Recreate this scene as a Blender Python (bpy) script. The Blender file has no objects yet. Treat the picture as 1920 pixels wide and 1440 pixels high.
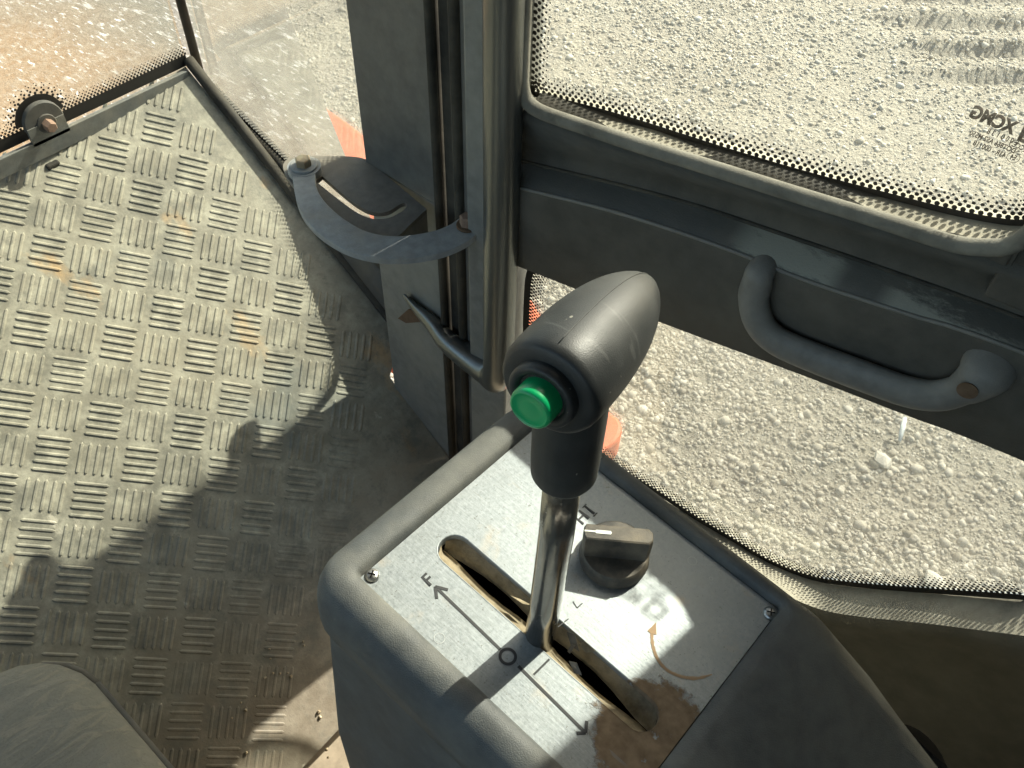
import bpy, bmesh, math, random
import numpy as np
from mathutils import Vector, Matrix, noise

# ------------------------------------------------------------------ scene, camera, light
sc = bpy.context.scene
COL = sc.collection
Z0 = 2.1                      # eye height above the ground; geometry is written relative to the eye
RIGHT = Vector((0.6626, -0.7487, 0.0209)); DOWN = Vector((-0.5664, -0.5192, -0.6400)); FWD = Vector((0.4900, 0.4122, -0.7681))
cam = bpy.data.cameras.new('camera'); camo = bpy.data.objects.new('camera', cam); COL.objects.link(camo)
M = Matrix((RIGHT, -DOWN, -FWD)).transposed().to_4x4()
camo.matrix_world = Matrix.Translation((0, 0, Z0)) @ M.to_quaternion().to_matrix().to_4x4()
cam.sensor_width = 36; cam.lens = 36 * 1695 / 1920; cam.clip_start = 0.02; cam.clip_end = 400
sc.camera = camo
sc.render.resolution_x = 1024; sc.render.resolution_y = 768

SUN = Vector((1.0, -0.11, 0.85)).normalized()      # towards the sun
elev = math.asin(SUN.z); azim = math.atan2(SUN.x, SUN.y)
w = bpy.data.worlds.new('World'); sc.world = w; w.use_nodes = True
nt = w.node_tree; bg = nt.nodes['Background']
sky = nt.nodes.new('ShaderNodeTexSky'); sky.sky_type = 'NISHITA'; sky.sun_disc = False
sky.sun_elevation = elev; sky.sun_rotation = azim; sky.dust_density = 2.5
tint = nt.nodes.new('ShaderNodeMix'); tint.data_type = 'RGBA'; tint.blend_type = 'MULTIPLY'; tint.inputs[0].default_value = 1.0
tint.inputs[7].default_value = (1.04, 1.0, .86, 1)          # the photograph's slightly warm white balance
nt.links.new(sky.outputs[0], tint.inputs[6]); nt.links.new(tint.outputs[2], bg.inputs[0]); bg.inputs[1].default_value = 0.15
sl = bpy.data.lights.new('sun', 'SUN'); sl.energy = 4.0; sl.angle = math.radians(0.8); sl.color = (1.0, 0.955, 0.84)
so = bpy.data.objects.new('sun', sl); COL.objects.link(so)
so.rotation_euler = SUN.to_track_quat('Z', 'Y').to_euler(); so.location = (6, -1, 8)
vs = sc.view_settings; vs.view_transform = 'Standard'; vs.look = 'None'; vs.gamma = 1.0; vs.exposure = 1.42
sc.cycles.max_bounces = 10; sc.cycles.transparent_max_bounces = 16

random.seed(7); rng = np.random.default_rng(7)

# ------------------------------------------------------------------ materials
MATS = {}
class N:
    """small node-tree writer"""
    def __init__(s, name):
        s.m = bpy.data.materials.new(name); s.m.use_nodes = True; s.t = s.m.node_tree
        s.b = s.t.nodes['Principled BSDF']; s.out = s.t.nodes['Material Output']
        s.pos = s.t.nodes.new('ShaderNodeNewGeometry').outputs['Position']
        MATS[name] = s.m
    def n(s, typ, **kw):
        o = s.t.nodes.new('ShaderNode' + typ)
        for k, v in kw.items(): setattr(o, k, v)
        return o
    def l(s, a, b): s.t.links.new(a, b)
    def vec(s, scale=(1, 1, 1), rot=(0, 0, 0), off=(0, 0, 0)):
        mp = s.n('Mapping'); s.l(s.pos, mp.inputs[0]); mp.inputs[1].default_value = off
        mp.inputs[2].default_value = rot; mp.inputs[3].default_value = scale; return mp.outputs[0]
    def noise(s, scale, detail=4, rough=.6, vec=None, dist=0):
        o = s.n('TexNoise'); s.l(vec or s.pos, o.inputs['Vector']); o.inputs['Scale'].default_value = scale
        o.inputs['Detail'].default_value = detail; o.inputs['Roughness'].default_value = rough; o.inputs['Distortion'].default_value = dist
        return o.outputs['Fac']
    def ramp(s, fac, *stops):
        o = s.n('ValToRGB'); s.l(fac, o.inputs[0]); e = o.color_ramp.elements
        while len(e) < len(stops): e.new(.5)
        for i, (p, c) in enumerate(stops):
            e[i].position = p; e[i].color = (c, c, c, 1) if isinstance(c, (int, float)) else (*c, 1)
        return o.outputs[0]
    def mix(s, fac, a, b, mode='MIX'):
        o = s.n('Mix', data_type='RGBA', blend_type=mode)
        for sock, v in ((o.inputs[0], fac), (o.inputs[6], a), (o.inputs[7], b)):
            if isinstance(v, (int, float)): sock.default_value = v if sock == o.inputs[0] else (v, v, v, 1)
            elif isinstance(v, tuple): sock.default_value = (*v, 1)
            else: s.l(v, sock)
        return o.outputs[2]
    def math(s, op, a, b=0.0, c=0.0):
        o = s.n('Math', operation=op)
        for sock, v in zip(o.inputs, (a, b, c)):
            if isinstance(v, (int, float)): sock.default_value = v
            else: s.l(v, sock)
        return o.outputs[0]
    def set(s, color=None, rough=None, metal=None, spec=None):
        for k, v in (('Base Color', color), ('Roughness', rough), ('Metallic', metal), ('Specular IOR Level', spec)):
            if v is None: continue
            i = s.b.inputs[k]
            if isinstance(v, (int, float)): i.default_value = v
            elif isinstance(v, tuple): i.default_value = (*v, 1)
            else: s.l(v, i)
        return s
    def bump(s, h, dist=.001, strength=.5):
        o = s.n('Bump'); o.inputs['Strength'].default_value = strength; o.inputs['Distance'].default_value = dist
        s.l(h, o.inputs['Height']); s.l(o.outputs[0], s.b.inputs['Normal']); return s

def worn(name, base, dust, amount=(.45, .75), rough=.55, spec=.4, metal=0, grain=900, gb=.0003, scale=14, specks=None):
    k = N(name)
    big = k.ramp(k.noise(scale, 5, .65), (amount[0], 0.0), (amount[1], 1.0))
    fine = k.noise(grain, 2, .5)
    dark = tuple(c * .72 for c in base)
    c = k.mix(k.ramp(k.noise(scale * 6, 4), (.35, 0.), (.7, 1.)), dark, base)
    c = k.mix(k.math('MULTIPLY', big, .75), c, dust)
    if specks:
        c = k.mix(k.ramp(k.noise(specks, 2, .5), (.735, 0.), (.75, .8)), c, (.32, .31, .26))
        sv = k.vec(rot=(.3, .2, .9), scale=(1, .06, .3)); c = k.mix(k.ramp(k.noise(specks * .8, 2, .4, sv), (.70, 0.), (.73, .45)), c, dust)
    k.set(c, k.ramp(big, (0, rough), (1, min(1, rough + .3))), metal, spec)
    k.bump(fine, gb, .6); return k.m

def m_floor():
    k = N('tread_plate')
    a = k.noise(7, 6, .65); b = k.noise(45, 5, .7); c = k.noise(260, 3, .7)
    col = k.mix(k.ramp(a, (.35, 0.), (.68, 1.)), (.175, .170, .135), (.315, .295, .225))
    col = k.mix(k.ramp(b, (.42, 0.), (.72, 1.)), col, (.40, .385, .30))
    col = k.mix(k.ramp(k.noise(10, 4, .6, k.vec(off=(3, 1, 0))), (.60, 0.), (.74, .7)), col, (.155, .175, .16))
    col = k.mix(k.ramp(k.noise(11, 5, .6, k.vec(scale=(1.6, .8, 1), off=(1, 7, 3))), (.63, 0.), (.73, .75)), col, (.44, .30, .15))
    sep = k.n('SeparateXYZ'); k.l(k.pos, sep.inputs[0])
    low = k.ramp(k.math('ADD', k.math('SUBTRACT', .52, sep.outputs[1]), k.math('MULTIPLY', k.math('SUBTRACT', a, .5), .25)), (.0, 0.), (.14, 1.))
    col = k.mix(k.math('MULTIPLY', low, .55), col, (.17, .125, .085))      # trodden, muddier end of the plate
    col = k.mix(k.ramp(k.noise(30, 7, .75, k.vec(off=(9, 3, 2))), (.52, 0.), (.62, .55)), col, (.135, .135, .11))
    col = k.mix(k.ramp(k.noise(20, 6, .7, k.vec(scale=(1, .5, 1), rot=(0, 0, .7), off=(2, 8, 5))), (.66, 0.), (.70, .8)), col, (.47, .44, .35))
    col = k.mix(k.ramp(c, (.55, 0.), (.75, .35)), col, (.12, .12, .10))
    k.set(col, k.ramp(b, (.3, .42), (.7, .7)), .0, .45)
    k.bump(k.math('ADD', k.math('MULTIPLY', b, .7), k.math('MULTIPLY', c, .5)), .0012, .5)
    return k.m

def m_ground():
    k = N('gravel_ground')
    a = k.noise(.9, 6, .6); b = k.noise(22, 6, .75); c = k.noise(120, 4, .75)
    col = k.mix(k.ramp(a, (.35, 0.), (.7, 1.)), (.33, .305, .25), (.42, .40, .335))
    col = k.mix(k.ramp(b, (.38, 0.), (.7, 1.)), k.mix(.4, col, (.22, .19, .14)), col)
    col = k.mix(k.ramp(c, (.5, 0.), (.75, .8)), col, (.66, .62, .53))
    k.set(col, .92, 0, .15)
    vo = k.n('TexVoronoi'); k.l(k.pos, vo.inputs['Vector']); vo.inputs['Scale'].default_value = 48
    h = k.math('ADD', k.math('MULTIPLY', vo.outputs['Distance'], -.5), k.math('ADD', b, k.math('MULTIPLY', c, .5)))
    k.bump(h, .03, .9); return k.m

def m_stone():
    k = N('gravel_stone')
    at = k.n('Attribute', attribute_name='tint')
    col = k.mix(at.outputs['Fac'], (.235, .215, .175), (.57, .545, .475))
    col = k.mix(k.ramp(k.noise(160, 4), (.4, 0.), (.7, .5)), col, (.30, .26, .19))
    k.set(col, .9, 0, .2); k.bump(k.noise(300, 3), .002, .6); return k.m

def m_plate():
    k = N('galvanised_plate')
    P = k.n('Mapping'); k.l(k.pos, P.inputs[0]); P.inputs[1].default_value = (-.175, -.06, -(Z0 - .462)); p = P.outputs[0]
    sp = k.noise(420, 3, .75, p); bl = k.noise(70, 4, .6, p); br = k.noise(900, 2, .5, k.vec(scale=(1, .05, 1)))
    col = k.mix(k.ramp(sp, (.30, 0.), (.70, 1.)), (.205, .228, .238), (.30, .325, .335))
    col = k.mix(k.ramp(bl, (.45, 0.), (.75, .5)), col, (.22, .24, .24))
    col = k.mix(k.ramp(k.noise(600, 2, .6, p), (.66, 0.), (.72, .7)), col, (.10, .10, .09))       # black pits
    # dried mud round the back end of the slot (a shape of its own)
    sx = k.n('SeparateXYZ'); k.l(p, sx.inputs[0])
    jag = k.math('MULTIPLY', k.math('SUBTRACT', k.noise(75, 6, .7, p), .5), .034)
    dx = k.math('MULTIPLY', k.math('ADD', sx.outputs[0], .006), .95); dy = k.math('MULTIPLY', k.math('ADD', sx.outputs[1], .016), 1.0)
    r = k.math('ADD', k.math('SQRT', k.math('ADD', k.math('MULTIPLY', dx, dx), k.math('MULTIPLY', dy, dy))), jag)
    mud = k.ramp(r, (.0285, 1.), (.0297, 0.))
    mud = k.math('MULTIPLY', mud, k.ramp(k.noise(120, 4, .6, p), (.30, 0.), (.36, 1.)))
    mc = k.mix(k.ramp(k.noise(130, 5, .6, p), (.3, 0.), (.7, 1.)), (.13, .09, .052), (.25, .18, .112))
    rust = k.math('MULTIPLY', k.ramp(k.noise(38, 4, .6, k.vec(off=(2, 4, 1))), (.60, 0.), (.78, .45)), 1.0)
    col = k.mix(rust, col, (.42, .33, .22))
    col = k.mix(mud, col, mc)
    sc_ = k.ramp(k.noise(260, 2, .4, k.vec(rot=(0, 0, .6), scale=(1, .1, 1))), (.70, 0.), (.74, .5))
    col = k.mix(sc_, col, (.22, .22, .21))
    met = k.math('MULTIPLY', k.math('SUBTRACT', 1.0, mud), .55)
    k.set(col, k.mix(mud, k.ramp(sp, (.3, .40), (.7, .56)), .95), met, .5)
    k.bump(k.math('ADD', k.math('MULTIPLY', sp, .5), k.math('ADD', k.math('MULTIPLY', br, .4), k.math('MULTIPLY', mud, 2.0))), .0003, .5)
    return k.m

def m_glass(name, dust_veil_col=(.62, .57, .45), lo=.03, hi=.12, scale=18, stretch=(1, 1, 1)):
    k = N(name)
    tr = k.n('BsdfTransparent'); tr.inputs[0].default_value = (.955, .97, .945, 1)
    gl = k.n('BsdfGlossy'); gl.inputs['Roughness'].default_value = .03
    lw = k.n('Fresnel'); lw.inputs['IOR'].default_value = 1.45
    df = k.n('BsdfDiffuse'); df.inputs[0].default_value = (*dust_veil_col, 1)
    tl = k.n('BsdfTranslucent'); tl.inputs[0].default_value = (*dust_veil_col, 1)
    m0 = k.n('MixShader'); m0.inputs[0].default_value = .5; k.l(df.outputs[0], m0.inputs[1]); k.l(tl.outputs[0], m0.inputs[2])
    m1 = k.n('MixShader'); k.l(k.math('MULTIPLY', lw.outputs[0], .5), m1.inputs[0]); k.l(tr.outputs[0], m1.inputs[1]); k.l(gl.outputs[0], m1.inputs[2])
    v = k.vec(scale=stretch)
    f = k.ramp(k.noise(scale, 6, .7, v), (.35, lo), (.75, hi))
    m2 = k.n('MixShader'); k.l(f, m2.inputs[0]); k.l(m1.outputs[0], m2.inputs[1]); k.l(m0.outputs[0], m2.inputs[2])
    k.l(m2.outputs[0], k.out.inputs[0]); return k.m

def m_deck():
    k = N('dusty_deck')
    a = k.noise(5, 5, .6); b = k.noise(60, 5, .75)
    sep = k.n('SeparateXYZ'); k.l(k.pos, sep.inputs[0])
    side = k.ramp(k.math('ADD', sep.outputs[0], k.math('MULTIPLY', k.math('SUBTRACT', a, .5), .25)), (.30, 0.), (.72, 1.))
    col = k.mix(side, (.33, .195, .095), (.135, .128, .108))  # greyer right part puts the side pane's glare veil into the colour
    col = k.mix(k.ramp(a, (.4, 0.), (.7, .6)), col, k.mix(side, (.30, .22, .15), (.17, .15, .12)))
    col = k.mix(k.ramp(b, (.42, 0.), (.68, .75)), col, k.mix(side, (.42, .34, .25), (.24, .22, .18)))
    v = k.vec(rot=(0, 0, .50), scale=(1, .28, 1))
    fl = k.ramp(k.noise(150, 5, .65, v), (.585, 0.), (.65, .9))
    fl = k.math('MULTIPLY', fl, k.ramp(k.noise(9, 3), (.40, .25), (.58, 1.)))
    f2 = k.math('MULTIPLY', k.ramp(k.noise(70, 5, .7, v), (.57, 0.), (.66, .85)), side)
    col = k.mix(f2, col, (.52, .51, .48))
    col = k.mix(fl, col, (.74, .74, .72))
    k.set(col, .7, 0, .3); k.bump(k.math('ADD', b, k.noise(200, 3)), .003, .6); return k.m

m_floor(); m_ground(); m_stone(); m_plate(); m_deck()
m_glass('door_glass', dust_veil_col=(.66, .63, .55), lo=.015, hi=.085, scale=9); m_glass('side_glass', dust_veil_col=(.66, .64, .58), lo=.03, hi=.12, scale=30, stretch=(1, 1, .4)); m_glass('front_glass', dust_veil_col=(.70, .55, .38), lo=.04, hi=.14, scale=30)  # door_glass film also imitates a milky haze over the view outside
DUST = (.30, .265, .19)
worn('console_plastic', (.098, .104, .102), (.21, .205, .175), (.40, .74), .54, .38, grain=1400, gb=.0004)
worn('black_plastic', (.027, .030, .031), (.085, .088, .085), (.44, .8), .45, .42, grain=2200, gb=.00014, specks=240)
worn('knob_plastic', (.055, .052, .046), (.26, .22, .16), (.38, .72), .42, .4, grain=1500, gb=.0002, scale=40)
worn('pillar_paint', (.125, .125, .115), (.21, .20, .165), (.42, .80), .50, .4)
worn('pillar_base_paint', (.21, .212, .195), (.27, .26, .215), (.40, .75), .55, .35)
worn('door_panel', (.088, .083, .070), (.15, .136, .108), (.45, .80), .58, .3, grain=1200, gb=.0005, scale=9)
worn('trim_vinyl', (.23, .21, .16), (.29, .265, .205), (.42, .8), .62, .3, grain=1300, gb=.0005, scale=7)
worn('rubber_seal', (.042, .040, .034), (.14, .125, .095), (.40, .75), .72, .25)
worn('dusty_sunlit_rubber', (.25, .235, .19), (.46, .43, .345), (.30, .62), .85, .2, scale=30)  # pale tone holds dust and painted-in sunlight on the ledges
worn('bracket_paint', (.32, .34, .34), (.33, .30, .245), (.45, .72), .55, .4, scale=22)
worn('bracket_brown', (.19, .178, .155), (.24, .215, .17), (.45, .72), .6, .35, scale=22)
worn('sill_paint', (.105, .105, .098), (.17, .155, .12), (.42, .75), .6, .3)
worn('frame_bar', (.17, .18, .17), (.27, .25, .195), (.40, .74), .55, .4, scale=20)
worn('bolt_steel', (.42, .36, .24), (.36, .26, .17), (.40, .70), .45, .5, metal=.5, scale=90)
worn('rusty_bolt', (.30, .20, .145), (.36, .25, .18), (.35, .7), .7, .3, metal=.2, scale=90)
worn('rust', (.12, .075, .045), (.17, .12, .08), (.35, .7), .85, .2, scale=60)
worn('orange_paint', (.72, .115, .032), (.66, .20, .10), (.45, .85), .55, .35, scale=8)
worn('beige_metal', (.30, .25, .18), (.36, .305, .22), (.4, .7), .8, .2)
worn('boot_rubber', (.15, .125, .082), (.36, .305, .21), (.30, .60), .9, .1, scale=70, grain=700, gb=.0006)
worn('cab_lining', (.12, .115, .10), (.17, .16, .13), (.4, .8), .8, .2)
worn('screw_steel', (.55, .55, .53), (.45, .38, .28), (.5, .8), .3, .5, metal=.9, scale=120)
worn('pale_stick', (.60, .66, .66), (.55, .52, .45), (.4, .8), .6, .3)
def simple(name, c, r=.5, metal=0, spec=.5):
    k = N(name); k.set(c, r, metal, spec); k.bump(k.noise(1500, 2), .0001, .3)
def m_chrome(name, c, lo, hi):
    k = N(name); n1 = k.noise(60, 5, .7, k.vec(scale=(1, 1, .2)))
    k.set(k.mix(k.ramp(n1, (.35, 0.), (.7, 1.)), c, tuple(x * .7 for x in c)), k.ramp(k.noise(240, 4, .7), (.3, lo), (.75, hi)), .95, .5)
    k.bump(k.noise(700, 2), .0001, .3)
m_chrome('lever_chrome', (.52, .51, .48), .10, .30); simple('pole_steel', (.20, .21, .205), .30, .85)
worn('bead_rubber', (.12, .115, .098), (.27, .26, .22), (.30, .62), .8, .2, scale=30)
worn('handle_plastic', (.185, .182, .168), (.24, .23, .195), (.42, .8), .5, .4, grain=1200, gb=.0003)
simple('button_green', (.004, .33, .115), .28)
simple('print_ink', (.035, .036, .038), .7); simple('print_ink_brown', (.055, .040, .032), .6)
simple('frit_black', (.022, .020, .017), .55); simple('void_black', (.010, .009, .008), .9, 0, .1)  # void_black paints in the shade inside holes and slots
simple('pointer_white', (.72, .74, .66), .5); simple('tan_residue', (.36, .25, .155), .85, 0, .1)
simple('grey_ring', (.40, .42, .42), .5, .3)
def m_seat():
    k = N('worn_vinyl'); a = k.noise(18, 6, .7, k.vec(scale=(.5, 1.4, 1), rot=(0, 0, .5))); b = k.noise(240, 4, .7)
    col = k.mix(k.ramp(a, (.35, 0.), (.7, 1.)), (.185, .182, .152), (.255, .248, .205))
    col = k.mix(k.ramp(k.noise(26, 4, .6, k.vec(off=(5, 2, 1), scale=(.6, 1.6, 1), rot=(0, 0, .9))), (.66, 0.), (.74, .7)), col, (.115, .105, .085))
    wr = k.noise(55, 6, .6, k.vec(scale=(.35, 1.6, 1), rot=(0, 0, .8)), 1.2)
    col = k.mix(k.ramp(wr, (.54, 0.), (.60, .5)), col, (.30, .28, .215))
    k.set(col, .8, 0, .25); k.bump(k.math('ADD', k.math('MULTIPLY', wr, 3.0), k.math('ADD', a, b)), .0016, .7)
m_seat()
def m_rail():
    # scuffed door rail: pale scrape marks of their own shape
    k = N('scuffed_rail')
    a = k.noise(9, 5, .65); v = k.vec(rot=(0, 0, .13), scale=(1, .10, 1))
    col = k.mix(k.ramp(a, (.4, 0.), (.75, 1.)), (.062, .063, .058), (.110, .104, .088))
    st = k.ramp(k.noise(60, 5, .6, v), (.52, 0.), (.75, .55)); col = k.mix(st, col, (.10, .105, .10))
    sep = k.n('SeparateXYZ'); k.l(k.pos, sep.inputs[0])
    z = k.math('ADD', k.math('ADD', sep.outputs[2], -(Z0 - .368)), k.math('MULTIPLY', k.math('SUBTRACT', k.noise(45, 8, .8, k.vec(rot=(0, 0, .13), scale=(1, .35, 1))), .5), .034))
    band = k.math('SUBTRACT', 1.0, k.ramp(k.math('MULTIPLY', k.math('ABSOLUTE', z), 1.0), (.0040, 0.), (.0047, 1.)))
    yr = k.ramp(sep.outputs[1], (.0, 0.), (.02, 1.), (.075, 1.), (.085, 0.), (.105, 0.), (.115, 1.), (.165, 1.), (.18, 0.))
    col = k.mix(k.math('MULTIPLY', k.math('MULTIPLY', band, yr), .85), col, (.24, .245, .21))
    k.set(col, .55, 0, .35); k.bump(k.noise(900, 2), .0004, .5)
m_rail()

# ------------------------------------------------------------------ mesh helpers
Zv = Vector((0, 0, Z0))
def V3(p): return Vector(p)
def link(name, me, mat, parent=None, base=(0, 0, 0), smooth=False):
    o = bpy.data.objects.new(name, me); COL.objects.link(o)
    if mat: me.materials.append(MATS[mat])
    if parent is not None:
        o.parent = parent
    else:
        o.location = Vector(base) + Zv
    if smooth:
        me.polygons.foreach_set('use_smooth', [True] * len(me.polygons))
    return o
BASE = {}
def root_base(o):
    while o.parent is not None: o = o.parent
    return BASE.get(o.name, Vector((0, 0, 0)))
def thing(name, label, cat, base, group=None):
    o = bpy.data.objects.new(name, None); COL.objects.link(o); o.empty_display_size = .02
    o.location = Vector(base) + Zv; BASE[o.name] = Vector(base)
    o['label'] = label; o['category'] = cat
    if group: o['group'] = group
    return o
def tag(o, label=None, cat=None, group=None, kind=None):
    for k, v in (('label', label), ('category', cat), ('group', group), ('kind', kind)):
        if v: o[k] = v
    return o
def mesh(name, vs_, fs, mat, parent=None, smooth=False, base=(0, 0, 0), bevel=0, seg=2, angle=None):
    me = bpy.data.meshes.new(name)
    b = root_base(parent) if parent is not None else Vector(base)
    me.from_pydata([tuple(Vector(v) - b) for v in vs_], [], fs); me.update()
    bm = bmesh.new(); bm.from_mesh(me); bmesh.ops.remove_doubles(bm, verts=bm.verts, dist=1e-6)
    bmesh.ops.recalc_face_normals(bm, faces=bm.faces)
    if bevel:
        ed = [e for e in bm.edges if len(e.link_faces) == 2 and e.calc_face_angle(0) > .5]
        bmesh.ops.bevel(bm, geom=ed, offset=bevel, segments=seg, affect='EDGES', profile=.5, clamp_overlap=True)
    if angle is not None:
        for f in bm.faces: f.smooth = True
        for e in bm.edges:
            if len(e.link_faces) == 2 and e.calc_face_angle(0) > angle: e.smooth = False
    bm.to_mesh(me); bm.free()
    return link(name, me, mat, parent, base, smooth)
def loft(rings, closed=True, cap0=True, cap1=True):
    assert len(set(len(r) for r in rings)) == 1, 'uneven rings'
    vs_, fs = [], []; n = len(rings[0])
    for r in rings: vs_ += [tuple(p) for p in r]
    for i in range(len(rings) - 1):
        for j in range(n if closed else n - 1):
            a = i * n + j; b = i * n + (j + 1) % n; fs.append((a, b, b + n, a + n))
    if closed and cap0: fs.append(tuple(range(n))[::-1])
    if closed and cap1: fs.append(tuple((len(rings) - 1) * n + j for j in range(n)))
    return vs_, fs
def sheet(name, rows, mat, parent=None, smooth=True, base=(0, 0, 0)):
    v, f = loft(rows, closed=False); return mesh(name, v, f, mat, parent, smooth, base)
def catmull(pts, per=6):
    P = [Vector(p) for p in pts]; P = [2 * P[0] - P[1]] + P + [2 * P[-1] - P[-2]]; out = []
    for i in range(1, len(P) - 2):
        a, b, c, d = P[i - 1:i + 3]
        for k in range(per):
            t = k / per
            out.append(.5 * ((2 * b) + (c - a) * t + (2 * a - 5 * b + 4 * c - d) * t * t + (3 * b - a - 3 * c + d) * t ** 3))
    return out + [P[-2]]
def tube(path, rad, n=16, squash=None, up=None):
    """rings along a path; rad a number or list; squash = (a, b) factors on the two section axes, or a list"""
    P = [Vector(p) for p in path]; rings = []; prev = None
    for i, p in enumerate(P):
        t = (P[min(i + 1, len(P) - 1)] - P[max(i - 1, 0)]).normalized()
        if prev is None:
            u = Vector(up) if up else (Vector((0, 0, 1)) if abs(t.z) < .9 else Vector((1, 0, 0)))
        else: u = prev
        u = (u - t * u.dot(t)).normalized(); prev = u; q = t.cross(u)
        r = rad[i] if isinstance(rad, (list, tuple)) else rad
        a, b = (squash[i] if isinstance(squash, list) else squash) if squash else (1, 1)
        rings.append([p + u * (r * a * math.cos(2 * math.pi * k / n)) + q * (r * b * math.sin(2 * math.pi * k / n)) for k in range(n)])
    return loft(rings)
def lathe(origin, axis, prof, n=32, up=None):
    """prof: list of (s, r) along the axis"""
    a = Vector(axis).normalized(); u = Vector(up) if up else (Vector((0, 0, 1)) if abs(a.z) < .9 else Vector((1, 0, 0)))
    u = (u - a * u.dot(a)).normalized(); q = a.cross(u); o = Vector(origin)
    return loft([[o + a * s + u * (r * math.cos(2 * math.pi * k / n)) + q * (r * math.sin(2 * math.pi * k / n)) for k in range(n)] for s, r in prof])
def prism(poly, d):
    """polygon of 3D points extruded by vector d"""
    d = Vector(d); a = [Vector(p) for p in poly]; n = len(a)
    return [tuple(p) for p in a] + [tuple(p + d) for p in a], [tuple(range(n))[::-1], tuple(range(n, 2 * n))] + [(i, (i + 1) % n, n + (i + 1) % n, n + i) for i in range(n)]
def box(x0, x1, y0, y1, z0, z1):
    return prism([(x0, y0, z0), (x1, y0, z0), (x1, y1, z0), (x0, y1, z0)], (0, 0, z1 - z0))
def hexbolt(parent, p, axis, r, h, washer, mat, wmat):
    """hex head on a washer, as a part with the washer as sub-part"""
    a = Vector(axis).normalized(); p = Vector(p)
    v, f = lathe(p + a * .0018, a, [(0, r), (h * .85, r), (h, r * .82)], 6)
    b = mesh('bolt', v, f, mat, parent)
    v, f = lathe(p, a, [(0, washer), (.0014, washer), (.0019, washer * .93)], 24)
    mesh('washer', v, f, wmat, b); return b
def text_mesh(name, body, size, origin, xa, ya, mat, parent, depth=.00015, align='CENTER', bold=0, xs=1.0):
    cu = bpy.data.curves.new(name, 'FONT'); cu.body = body; cu.size = size; cu.align_x = align; cu.align_y = 'CENTER'
    cu.extrude = depth; cu.offset = bold
    t = bpy.data.objects.new(name, cu); COL.objects.link(t)
    bpy.context.view_layer.update()
    me = bpy.data.meshes.new_from_object(t.evaluated_get(bpy.context.evaluated_depsgraph_get()))
    bpy.data.objects.remove(t); bpy.data.curves.remove(cu)
    X = Vector(xa).normalized(); Y = Vector(ya).normalized(); Zn = X.cross(Y)
    b = root_base(parent)
    for v in me.vertices: v.co = Vector(origin) - b + X * (v.co.x * xs) + Y * v.co.y + Zn * v.co.z
    return link(name, me, mat, parent)

# ------------------------------------------------------------------ ground outside
TR_D = Vector((0.70, -0.714)); TR_N = Vector((0.714, 0.70))        # tyre-lug bars and the way the wheel rolled
def track(x, y):
    u = x * TR_D.x + y * TR_D.y; v = x * TR_N.x + y * TR_N.y
    e = min(1, max(0, (u - 1.80 - .25 * noise.noise(Vector((x, y, 0)))) / .35)) * min(1, max(0, (v - 3.12 - .2 * noise.noise(Vector((x * 2, y * 2, 5)))) / .25))
    ph = (v + .05 * noise.noise(Vector((x * 1.3, y * 1.3, 3)))) / .230
    s = abs((ph % 1) - .5) * 2
    return e * (min(1, max(0, (s - .35) / .25)) - .4) * .050
def hgt(x, y):
    p = Vector((x, y, 0))
    return (.03 * noise.noise(p * .6) + .014 * noise.noise(p * 2.3 + Vector((4, 4, 0))) + .010 * noise.noise(p * 7) + .006 * noise.noise(p * 17) + track(x, y))
xs = np.concatenate([np.array([-60, -30, -12, -5, -1.5]), np.arange(.7, 6.4, .030), np.array([7.5, 9, 13, 25, 60])])
ys = np.concatenate([np.array([-60, -25, -9, -4, -2]), np.arange(-1.2, 5.4, .030), np.array([6.5, 8, 12, 25, 60])])
gv = [(x, y, -2.1 + (hgt(x, y) if -1 < x < 8 and -2 < y < 7 else 0)) for x in xs for y in ys]
ny = len(ys); gf = [(i * ny + j, (i + 1) * ny + j, (i + 1) * ny + j + 1, i * ny + j + 1) for i in range(len(xs) - 1) for j in range(ny - 1)]
me = bpy.data.meshes.new('ground'); me.from_pydata(gv, [], gf); me.update()
tag(link('ground', me, 'gravel_ground', None, (0, 0, 0), True), kind='structure')

def rock_shapes(nvar):
    bm = bmesh.new(); bmesh.ops.create_icosphere(bm, subdivisions=1, radius=1)
    v0 = np.array([v.co[:] for v in bm.verts]); f0 = np.array([[v.index for v in f.verts] for f in bm.faces]); bm.free()
    return [v0 * (1 + rng.uniform(-.42, .28, (len(v0), 1))) for _ in range(nvar)], f0
RV, RF = rock_shapes(14)
def rot_rand(n):
    q = rng.normal(size=(n, 4)); q /= np.linalg.norm(q, axis=1)[:, None]; a, b, c, d = q.T
    return np.stack([np.stack([1 - 2 * (c * c + d * d), 2 * (b * c - a * d), 2 * (b * d + a * c)], 1), np.stack([2 * (b * c + a * d), 1 - 2 * (b * b + d * d), 2 * (c * d - a * b)], 1), np.stack([2 * (b * d - a * c), 2 * (c * d + a * b), 1 - 2 * (b * b + c * c)], 1)], 1)
NS = 120000
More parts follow.
